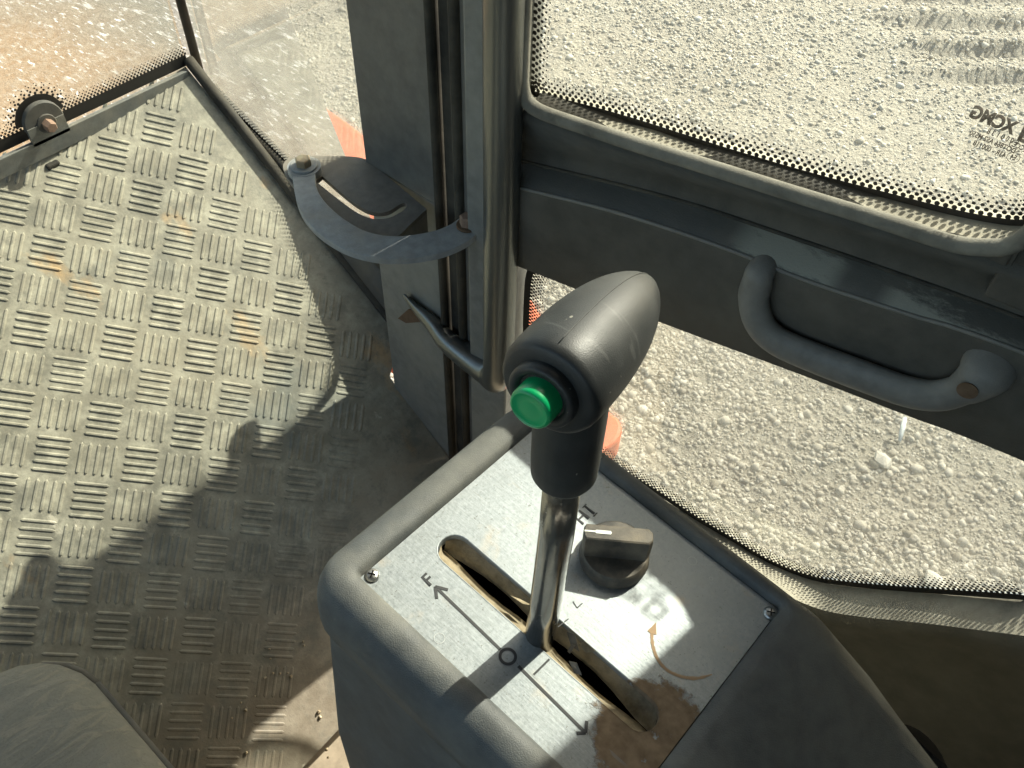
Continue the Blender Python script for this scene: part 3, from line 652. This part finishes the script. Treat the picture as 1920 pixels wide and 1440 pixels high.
li = catmull([(0.4037,0.2681,-0.7174),(0.4037,0.2678,-0.7216),(0.4039,0.2664,-0.7250),(0.4041,0.2649,-0.7283),(0.4044,0.2623,-0.7307),(0.4061,0.2502,-0.7340),(0.4098,0.2223,-0.7228),(0.4143,0.1895,-0.7157),(0.4179,0.1626,-0.7133),(0.4222,0.1304,-0.7146),(0.4270,0.0950,-0.7114),(0.4310,0.0656,-0.7088),(0.4366,0.0242,-0.7013),(0.4407,-0.0062,-0.6809),(0.4459,-0.0453,-0.6451),(0.4533,-0.1002,-0.5987)], 4)
li2 = li + [li[-1] + BK + Vector((0, 0, .10))]; k0 = 28
LL, GG = li2[k0:], lpf[k0:]
sheet('lower_ledge', [[p + nD * .004 + Vector((0, 0, -.002)) for p in GG], [a.lerp(b, .5) + Vector((0, 0, -.001)) for a, b in zip(GG, LL)], [a.lerp(b, .85) + Vector((0, 0, -.0005)) for a, b in zip(GG, LL)], LL], 'dusty_sunlit_rubber', door)
sheet('lower_trim', [LL,
      [p - nD * .003 + Vector((0, 0, -.006)) for p in LL], [p - nD * .002 + Vector((0, 0, -.020)) for p in LL], [p + nD * .008 + Vector((0, 0, -.06)) for p in LL], [p + nD * .004 + Vector((0, 0, -.13)) for p in LL], [Vector((p.x - .004, p.y, -1.10)) for p in LL]], 'trim_vinyl', door)
# stiles
def DS(y, off, z): 
    x = (0.44988 - off - .1337 * y) / .9910; return Vector((x, y, z))
def stile(name, y0, y1, z0, z1, off, th, mat):
    v, f = loft([[DS(y0, off, z), DS(y1, off, z), DS(y1, off - th, z), DS(y0, off - th, z)] for z in (z0, z1)]); return mesh(name, v, f, mat, door, bevel=.002)
stile('front_stile', .346, .385, -1.0, .46, .006, .03, 'pillar_base_paint')
stile('rear_stile', -.20, .0365, -.345, .46, .008, .03, 'door_panel')
stile('top_rail', .02, .347, .40, .46, .006, .03, 'door_panel')
# grab handle moulded on the rail
hp = catmull([(0.4114,0.1509,-0.3769),(0.4115,0.1501,-0.3854),(0.4116,0.1492,-0.4011),(0.4128,0.1409,-0.4185),(0.4147,0.1264,-0.4266),(0.4182,0.1005,-0.4263),(0.4223,0.0701,-0.4234),(0.4257,0.0446,-0.4201),(0.4278,0.0293,-0.4133),(0.4291,0.0198,-0.4016),(0.4298,0.0143,-0.3882),(0.4301,0.0125,-0.3768)], 4)
hp[0] = hp[0] + nD * .016; hp[-1] = hp[-1] + nD * .016; hp[1] += nD * .008; hp[-2] += nD * .010
rr = [.0072 + .0022 * math.sin(math.pi * i / (len(hp) - 1)) for i in range(len(hp))]
for i in range(-8, 0): rr[i] = .0092 + .0006 * (i + 8)
v, f = tube(hp, rr, 18, (.82, 1.22), up=-nD); gh = mesh('grab_handle', v, f, 'handle_plastic', door, True)
sr = [(0.4180,0.0158,-0.3904)][0]
v, f = lathe(Vector(sr) + nD * .0020, -nD, [(0, .0058), (.0006, .0058)], 20); mesh('screw_recess', v, f, 'rust', gh)
# lettering printed on the upper pane, right-reading from outside
so_ = -.0190
ln = [(0.4632,0.0754,-0.2620),(0.4652,0.0603,-0.2631),(0.4641,0.0682,-0.2689),(0.4637,0.0715,-0.2732),(0.4637,0.0713,-0.2776),(0.4653,0.0597,-0.2709),(0.4653,0.0592,-0.2775)]
xd = (Vector(ln[0]) - Vector(ln[1])).normalized(); yd = nD.cross(xd); yd = yd if yd.z > 0 else -yd
text_mesh('maker_lettering', 'XCMG', .0096, Vector(ln[0]) + xd * .0008, xd, yd, 'print_ink_brown', ug, bold=.0005, xs=.80)
for q, (b_, s_) in zip(ln[2:5], (('E 0 0 0 1 3 8', .0043), ('DOT866 AS2 M550', .0041), ('43R - 000118', .0043))):
    text_mesh('pane_marking', b_, s_, q, xd, yd, 'print_ink_brown', ug, bold=.0001, xs=.72)
for q, b_, wd in ((ln[5], 'CCC', .0044), (ln[6], 'E4', .0032)):
    text_mesh('pane_marking', b_, .0040, q, xd, yd, 'print_ink_brown', ug, bold=.0001, xs=.7)
    ring = [[Vector(q) + xd * (wd * k * math.cos(a)) + yd * (.0032 * k * math.sin(a)) for a in (2 * math.pi * i / 28 for i in range(28))] for k in (1.0, .90)]
    v, f = loft(ring, True, False, False); mesh('approval_ring', v, f, 'print_ink_brown', ug)
lo_ = Vector(ln[1]) - xd * .004; sqr = [(-.0060, -.0052), (.0050, -.0052), (.0060, .0052), (-.0050, .0052)]
ring = [[lo_ + xd * (a * k) + yd * (b * k) for a, b in sqr] for k in (1.0, .62)]
v, f = loft(ring, True, False, False); mesh('maker_emblem', v, f, 'print_ink_brown', ug)
dots_v, dots_f = [], []
for i in range(5):
    c = Vector(ln[4]) - yd * .0060 - xd * (.0036 * i - .006); b0 = len(dots_v)
    dots_v += [c + xd * (0.00055 * math.cos(a)) + yd * (0.00055 * math.sin(a)) for a in (2 * math.pi * k / 8 for k in range(8))]; dots_f.append(tuple(range(b0, b0 + 8)))
mesh('date_dots', dots_v, dots_f, 'print_ink_brown', ug)

# ------------------------------------------------------------------ console
def zp(x, y): return (-.45558 - .061 * x + .0787 * y) / .995
con = thing('control_console', 'dark plastic side console with speckled metal top plate and lever slot', 'console', (.19, .08, -1.0))
def rr_outline(x0, x1, y0, y1, r, n=7):
    o = []
    for cx, cy, a0 in ((x1 - r, y1 - r, 0), (x0 + r, y1 - r, 90), (x0 + r, y0 + r, 180), (x1 - r, y0 + r, 270)):
        for k in range(n): a = math.radians(a0 + 90 * k / (n - 1)); o.append((cx + r * math.cos(a), cy + r * math.sin(a)))
    # even subdivision of the long straights
    out_ = []
    for i in range(len(o)):
        a, b = o[i], o[(i + 1) % len(o)]; out_.append(a)
        if math.hypot(b[0] - a[0], b[1] - a[1]) > .03:
            for k in range(1, 6): out_.append((a[0] + (b[0] - a[0]) * k / 6, a[1] + (b[1] - a[1]) * k / 6))
    return out_
PX0, PX1, PY0, PY1 = .1270, .2790, .0315, .2110
def ring(x0, x1, y0, y1, r, dz, rear=0.0):
    o = rr_outline(x0, x1, y0, y1, r); R_ = []
    for x, y in o:
        k = min(1, max(0, (.030 - y) / .13)); k = k * k * (3 - 2 * k)
        x -= max(0, x - (PX1 + .017 - .023 * k))
        R_.append(Vector((x, y, zp(x, max(y, .0)) + dz * (1 - k) + (rear + dz * .5) * k)))
    return R_
def ringlen(r): return len(r)
rings = [ring(PX0, PX1, PY0, PY1, .0022, -.004), ring(PX0 - .0006, PX1 + .0006, PY0 - .0006, PY1 + .0006, .0026, .0030),
         ring(PX0 - .003, PX1 + .002, PY0 - .002, PY1 + .003, .005, .0056), ring(PX0 - .009, PX1 + .006, PY0 - .010, PY1 + .010, .012, .0060),
         ring(PX0 - .016, PX1 + .010, PY0 - .035, PY1 + .0165, .018, .0040, -.006), ring(PX0 - .021, PX1 + .0135, PY0 - .08, PY1 + .021, .022, -.0015, -.028),
         ring(PX0 - .0245, PX1 + .0150, PY0 - .14, PY1 + .024, .025, -.0095, -.040), ring(PX0 - .026, PX1 + .0155, PY0 - .26, PY1 + .0255, .026, -.020, -.040),
         ring(PX0 - .0265, PX1 + .0120, PY0 - .40, PY1 + .026, .026, -.036, -.05), ring(PX0 - .0235, PX1 + .004, PY0 - .40, PY1 + .023, .024, -.0375, -.055)]
nl = min(len(r) for r in rings); assert all(len(r) == nl for r in rings), [len(r) for r in rings]
v, f = loft(rings, True, False, False); mesh('cover', v, f, 'console_plastic', con, True)
def bodyring(x0, x1, y0, y1, r, z): return [Vector((x, y, z - .06 * min(1, max(0, (.06 - y) / .10)))) for x, y in rr_outline(x0, x1, y0, y1, r)]
br = [bodyring(PX0 - .022, PX1 + .003, PY0 - .40, PY1 + .0215, .024, -.478), bodyring(PX0 - .026, PX1 - .008, PY0 - .40, PY1 + .024, .024, -.52), bodyring(PX0 - .036, PX1 - .045, PY0 - .40, PY1 + .032, .024, -.66), bodyring(PX0 - .042, PX1 - .060, PY0 - .40, PY1 + .036, .024, -1.02)]
v, f = loft(br, True, False, True); mesh('body', v, f, 'console_plastic', con, True)
# black disc painted as the dark of a hole in the rear cover
hc = [(0.2680,-0.0692,-0.5180)][0]
v, f = lathe(Vector(hc) + Vector((0, 0, .0005)), (.05, -.3, 1), [(0, .026), (.002, .026), (.003, .024)], 28); mesh('hole_dark_disc', v, f, 'void_black', con, angle=.6)

SX, SF, SB, SR = .1760, .1862, .0545, .0100
def stadium(x, yf, yb, r, n=12):
    return [(x + r * math.cos(a), yf + r * math.sin(a)) for a in (math.pi * i / n for i in range(n + 1))] + [(x + r * math.cos(a), yb + r * math.sin(a)) for a in (math.pi + math.pi * i / n for i in range(n + 1))]
P3 = lambda x, y, dz=0.0: Vector((x, y, zp(x, y) + dz))
outer = [P3(x, y) for x, y in ((PX0 + .0002, PY0 + .0002), (PX1 - .0002, PY0 + .0002), (PX1 - .0002, PY1 - .0002), (PX0 + .0002, PY1 - .0002))]
inner = [P3(x, y) for x, y in stadium(SX, SF, SB, SR)]
plate = plate_with_hole('top_plate', outer, inner, (0, 0, -.0018), 'galvanised_plate', con)
v, f = loft([[P3(x, y, .0002) for x, y in stadium(SX, SF, SB, SR + .0003)], [P3(x, y, .0003) for x, y in stadium(SX, SF, SB, SR)], [P3(x, y, -.0008) for x, y in stadium(SX, SF, SB, SR - .0005)], [P3(x, y, -.006) for x, y in stadium(SX, SF, SB, SR - .0005)]], True, False, False)
mesh('slot_edge', v, f, 'galvanised_plate', plate, True)
# rubber boot: two dusty flaps that sink to a torn slit round the lever
def gapw(y):
    k = (y - SB) / (SF - SB); g = .0058 * max(0, math.sin(math.pi * min(1, max(0, k)))) ** .8
    return .0002 + g * (.55 + .3 * math.sin(k * 9)) + (.0016 * noise.noise(Vector((y * 420, 2, 1))) if .3 < k < .72 else 0)
ysl = [SB - SR + .0008 + (SF - SB + 2 * SR - .0016) * i / 60 for i in range(61)]
for sgn, nm in ((-1, 'boot_flap'), (1, 'boot_flap')):
    rws = []
    for q in (0, .3, .6, .85, 1.0):
        row = []
        for y in ysl:
            hw = SR - .0006
            if y > SF: hw = math.sqrt(max(1e-9, hw * hw - (y - SF) ** 2))
            if y < SB: hw = math.sqrt(max(1e-9, hw * hw - (y - SB) ** 2))
            cx = SX - .0012 + .0022 * math.sin((y - SB) * 20); g = min(gapw(y), hw * .75)
            xi = min(max(cx + sgn * g, SX - hw * .95), SX + hw * .95); xo = SX + sgn * hw
            x = xo + (xi - xo) * q; row.append(P3(x, y, -.0035 - .0085 * q ** .8 + (.0022 if q == 1 else 0) + .0006 * noise.noise(Vector((x * 300, y * 200, 0)))))
        rws.append(row)
    sheet(nm, rws, 'boot_rubber', plate)
v, f = loft([[P3(x, y, -.004) for x, y in stadium(SX, SF, SB, SR)], [P3(x, y, -.05) for x, y in stadium(SX, SF, SB, SR)]], True, False, True); mesh('slot_well', v, f, 'void_black', plate)
# torn bits of the boot standing up round the lever
for i, (x, y, a, L, h) in enumerate(((.1832, .1100, -1.9, .013, .0045), (.1815, .1010, -1.2, .010, .0035), (.1712, .0985, -1.7, .010, .0020), (.1815, .1330, 1.9, .013, .0030), (.1795, .1035, -2.6, .006, .0060))):
    d = Vector((math.cos(a), math.sin(a))); e = Vector((-d.y, d.x))
    pts = [P3(x, y, .0002), P3(x + d.x * L * .35 + e.x * .0022, y + d.y * L * .35 + e.y * .0022, h * .7), P3(x + d.x * L, y + d.y * L, h * .2), P3(x + d.x * L * .6 - e.x * .0016, y + d.y * L * .6 - e.y * .0016, -.002)]
    v, f = prism(pts, (.0002, .0001, -.0004)); mesh('boot_shred', v, f, 'knob_plastic' if i % 2 == 0 else 'boot_rubber', plate)
# screws
for q in [(0.1325,0.2070,-0.4496),(0.2731,0.0339,-0.4719)]:
    p = P3(q[0], q[1]); v, f = lathe(p, (0, 0, 1), [(0, .0042), (.0012, .0040), (.0022, .0026), (.0025, .0002)], 20); s = mesh('screw', v, f, 'screw_steel', plate, True)
    for a in (.5, .5 + math.pi / 2):
        d = Vector((math.cos(a), math.sin(a), 0)) * .0022; e = Vector((-d.y, d.x, 0)) * .18
        v, f = prism([p + d + e, p + d - e, p - d - e, p - d + e], (0, 0, .0026)); mesh('cross_slot', v, f, 'void_black', s)
# printing: arrows, ring and letters
def stroke(name, a, b, w_, mat='print_ink', dz=.00025):
    a, b = Vector((a[0], a[1], 0)), Vector((b[0], b[1], 0)); d = (b - a).normalized(); e = Vector((-d.y, d.x, 0)) * w_ / 2
    v, f = prism([P3(*(q.xy), dz) for q in (a + e, a - e, b - e, b + e)], (0, 0, -.0002)); return mesh(name, v, f, mat, plate)
ar = [(0.1505,0.1287,-0.4569),(0.1522,0.1783,-0.4531),(0.1504,0.1159,-0.4579),(0.1482,0.0687,-0.4615),(0.1557,0.1720,-0.4538),(0.1476,0.1726,-0.4533),(0.1448,0.0719,-0.4610),(0.1532,0.0720,-0.4615),(0.1504,0.1233,-0.4573),(0.1522,0.1837,-0.4527),(0.1534,0.1779,-0.4532)]
stroke('arrow_shaft', ar[0], ar[1], .0016); stroke('arrow_shaft', ar[2], ar[3], .0016)
for a, b in ((1, 4), (1, 5), (3, 6), (3, 7)): stroke('arrow_barb', ar[a], ar[b], .0017, dz=.0003)
rg = [[P3(ar[8][0] + r_ * math.cos(a), ar[8][1] + r_ * math.sin(a), .00025) for a in (2 * math.pi * k / 32 for k in range(32))] for r_ in (.0049, .0033)]
v, f = loft(rg, True, False, False); mesh('neutral_ring', v, f, 'print_ink', plate)
text_mesh('letter', 'F', .0105, P3(ar[9][0], ar[9][1], .0003), (1, 0, 0), (0, 1, 0), 'print_ink', plate, bold=.0002)
hi = [(0.2449,0.1486,-0.4611),(0.2524,0.1484,-0.4616)]
text_mesh('letter', 'H', .0112, P3(hi[0][0], hi[0][1], .0003), (1, 0, 0), (0, 1, 0), 'print_ink', plate, bold=.0001)
text_mesh('letter', 'I', .0112, P3(hi[1][0], hi[1][1], .0003), (1, 0, 0), (0, 1, 0), 'print_ink', plate, bold=.0001)
for a in (-.0042, .0042):
    stroke('letter_serif', (hi[1][0] - .0018, hi[1][1] + a), (hi[1][0] + .0018, hi[1][1] + a), .0007)
mk = [(0.1648,0.1066,-0.4595),(0.1527,0.1071,-0.4587),(0.1897,0.1138,-0.4605),(0.1818,0.1149,-0.4599),(0.1993,0.1185,-0.4607),(0.1980,0.1144,-0.4609),(0.2023,0.1141,-0.4612)]
stroke('pencil_mark', mk[0], mk[1], .0011, dz=.0002); stroke('pencil_mark', mk[2], mk[3], .0006, dz=.0002)
stroke('pencil_mark', mk[4], mk[5], .0006, dz=.0002); stroke('pencil_mark', mk[5], mk[6], .0006, dz=.0002)
# worn tan arc of the range arrow
av = catmull([(0.2154,0.0756,-0.4651),(0.2103,0.0713,-0.4651),(0.2058,0.0648,-0.4653),(0.2044,0.0578,-0.4658),(0.2066,0.0505,-0.4665),(0.2117,0.0436,-0.4674),(0.2196,0.0385,-0.4683)], 5)
L_, R_ = [], []
for i, p in enumerate(av):
    tg = (av[min(i + 1, len(av) - 1)] - av[max(i - 1, 0)]).normalized(); e = Vector((-tg.y, tg.x, 0)) * (.00085 + .0004 * noise.noise(Vector((i * .9, 0, 0)))) * (1 if i < len(av) - 4 else .35 + .16 * (len(av) - 1 - i))
    L_.append(P3(*((p + e).xy), .00022)); R_.append(P3(*((p - e).xy), .00022))
sheet('worn_arc', [L_, R_], 'tan_residue', plate, False)
hd = [(0.2150,0.0783,-0.4648),(0.2224,0.0778,-0.4653),(0.2168,0.0734,-0.4653),(0.2149,0.0753,-0.4651)]
v, f = prism([P3(q[0], q[1], .00022) for q in hd], (0, 0, -.0002)); mesh('worn_arc_head', v, f, 'tan_residue', plate)
for q, r_ in zip([(0.2688,0.0848,-0.4676),(0.1325,0.1558,-0.4537),(0.2672,0.0705,-0.4687)], (.0028, .0030, .0012)):
    rg = [[P3(q[0] + k * math.cos(a), q[1] + k * math.sin(a), .00018) for a in (2 * math.pi * i / 24 for i in range(24))] for k in (r_, r_ - .0003)]
    v, f = loft(rg, True, False, False); mesh('drip_ring', v, f, 'grey_ring', plate)

# rotary knob
kc = Vector((.2375, .1190, zp(.2375, .119)))
v, f = lathe(kc, (0, 0, 1), [(0, .0200), (.002, .0203), (.0080, .0196), (.0094, .0184), (.0098, .015), (.0098, .002)], 40); knob = mesh('knob', v, f, 'knob_plastic', con, angle=.7)
ka = math.radians(-42 + 180); kd = Vector((math.cos(ka), math.sin(ka), 0)); ke = Vector((-kd.y, kd.x, 0))
k1, k2 = [(0.2219,0.1343,-0.4320),(0.2430,0.1056,-0.4320)]
kd = (Vector(k1) - Vector(k2)).normalized(); ke = Vector((-kd.y, kd.x, 0)); 
def kp(a, b, z): return kc + kd * a + ke * b + Vector((0, 0, z))
gr = [[kp(a * s, b * q, z) for a, b in ((-.0175, -.0054), (.0185, -.0054), (.0196, -.0036), (.0200, 0), (.0196, .0036), (.0185, .0054), (-.0175, .0054), (-.0196, .003), (-.0198, 0), (-.0196, -.003))] for z, s, q in ((.0085, .95, 1.15), (.013, .97, 1.05), (.0245, .98, 1.0), (.0262, .965, .9), (.0268, .94, .75))]
v, f = loft(gr); mesh('grip', v, f, 'knob_plastic', knob, angle=.6)
v, f = prism([kp(a, b, .02685) for a, b in ((.0045, -.0011), (.0125, -.0011), (.0130, -.0005), (.0190, -.0005), (.0190, .0005), (.0130, .0005), (.0125, .0011), (.0045, .0011), (.0038, 0))], (0, 0, .0002)); mesh('pointer', v, f, 'pointer_white', knob)

# ------------------------------------------------------------------ lever
lev = thing('gear_lever', 'upright chrome lever with black bullet knob and green push button', 'lever', (.1725, .1180, -.470))
LX, LY = .1725, .1180
v, f = tube([(LX - .0005, LY + .002, -.478), (LX, LY, -.42), (LX + .0008, LY - .001, -.35), (LX + .001, LY - .001, -.28)], .0081, 28); mesh('rod', v, f, 'lever_chrome', lev, True)
v, f = lathe((LX + .001, LY - .001, -.3060), (0, 0, 1), [(.0004, .0082), (0, .0105), (.0010, .0125), (.0035, .0136), (.012, .0139), (.04, .0140), (.060, .0138)], 40); col = mesh('collar', v, f, 'black_plastic', lev, angle=.9)
ax = Vector((.0737, .0105, -.0086)).normalized(); hb = Vector((.1523, .1135, -.2310)); HL = .0760
prof = [(0, .0005), (0, .0128), (.0004, .0165), (.0016, .0181), (.004, .0190)]
for i in range(1, 19):
    s = .004 + (HL - .004) * (i / 18); u = (s - .004) / (HL - .004)
    prof.append((s, max(.0004, .0192 * (1 - u ** 2.5) ** .62 + .0008 * math.sin(math.pi * u))))
v, f = lathe(hb, ax, prof, 48); head = mesh('knob_head', v, f, 'black_plastic', lev, angle=.9)
v, f = lathe(hb + ax * .0008, -ax, [(0, .0126), (.0038, .0126), (.0048, .0119), (.0051, .0110), (.0047, .0096), (.0030, .0088)], 40); ringo = mesh('bezel', v, f, 'black_plastic', lev, angle=.9)
v, f = lathe(hb + Vector((0, 0, -.0004)), -ax, [(0, .0079), (.0088, .0079), (.0100, .0075), (.0103, .0067), (.0099, .0061), (.0101, .003), (.0102, .0003)], 40); mesh('push_button', v, f, 'button_green', lev, angle=.9)
sp_ = [hb + ax * s_ + Vector((0, 0, 1)).cross(ax).cross(ax).normalized() * (-(r_ + .00005)) for s_, r_ in prof[4:]]
v, f = tube(sp_, .00022, 6); mesh('mould_seam', v, f, 'black_plastic', head, True)
sa = math.radians(-38); sd = Vector((math.cos(sa), math.sin(sa), 0))
v, f = lathe(Vector((LX + .001, LY - .001, -.2930)) + sd * .0136, sd, [(0, .0030), (.0008, .0028), (.0009, .0014), (.0002, .0012)], 16); mesh('set_screw', v, f, 'screw_steel', col)

# ------------------------------------------------------------------ seat corner at the lower left
seat = thing('padded_cover', 'worn grey vinyl cover with cracked edge in the lower left corner', 'cover', (-.25, .20, -.86))
rs_ = []
for dz, ins, r in ((-.14, .010, .05), (-.06, .002, .060), (-.035, 0, .064), (-.018, .003, .064), (-.006, .012, .060), (.002, .028, .05), (.008, .06, .04), (.010, .11, .03)):
    rs_.append([Vector((x, y, -.722 + dz + .004 * noise.noise(Vector((x * 14, y * 14, 0))))) for x, y in rr_outline(-.62 + ins, -.002 - ins, -.10 + ins, .510 - ins, r)])
v, f = loft(rs_, True, True, True); mesh('cushion', v, f, 'worn_vinyl', seat, True)
pe = rr_outline(-.62, -.002, -.10, .510, .064)
wl = [Vector((x, y, -.757 + .003 * noise.noise(Vector((x * 60, y * 60, 2))))) for x, y in pe]
v, f = tube(wl + [wl[0]], .0036, 8); mesh('piping', v, f, 'sill_paint', seat, True)
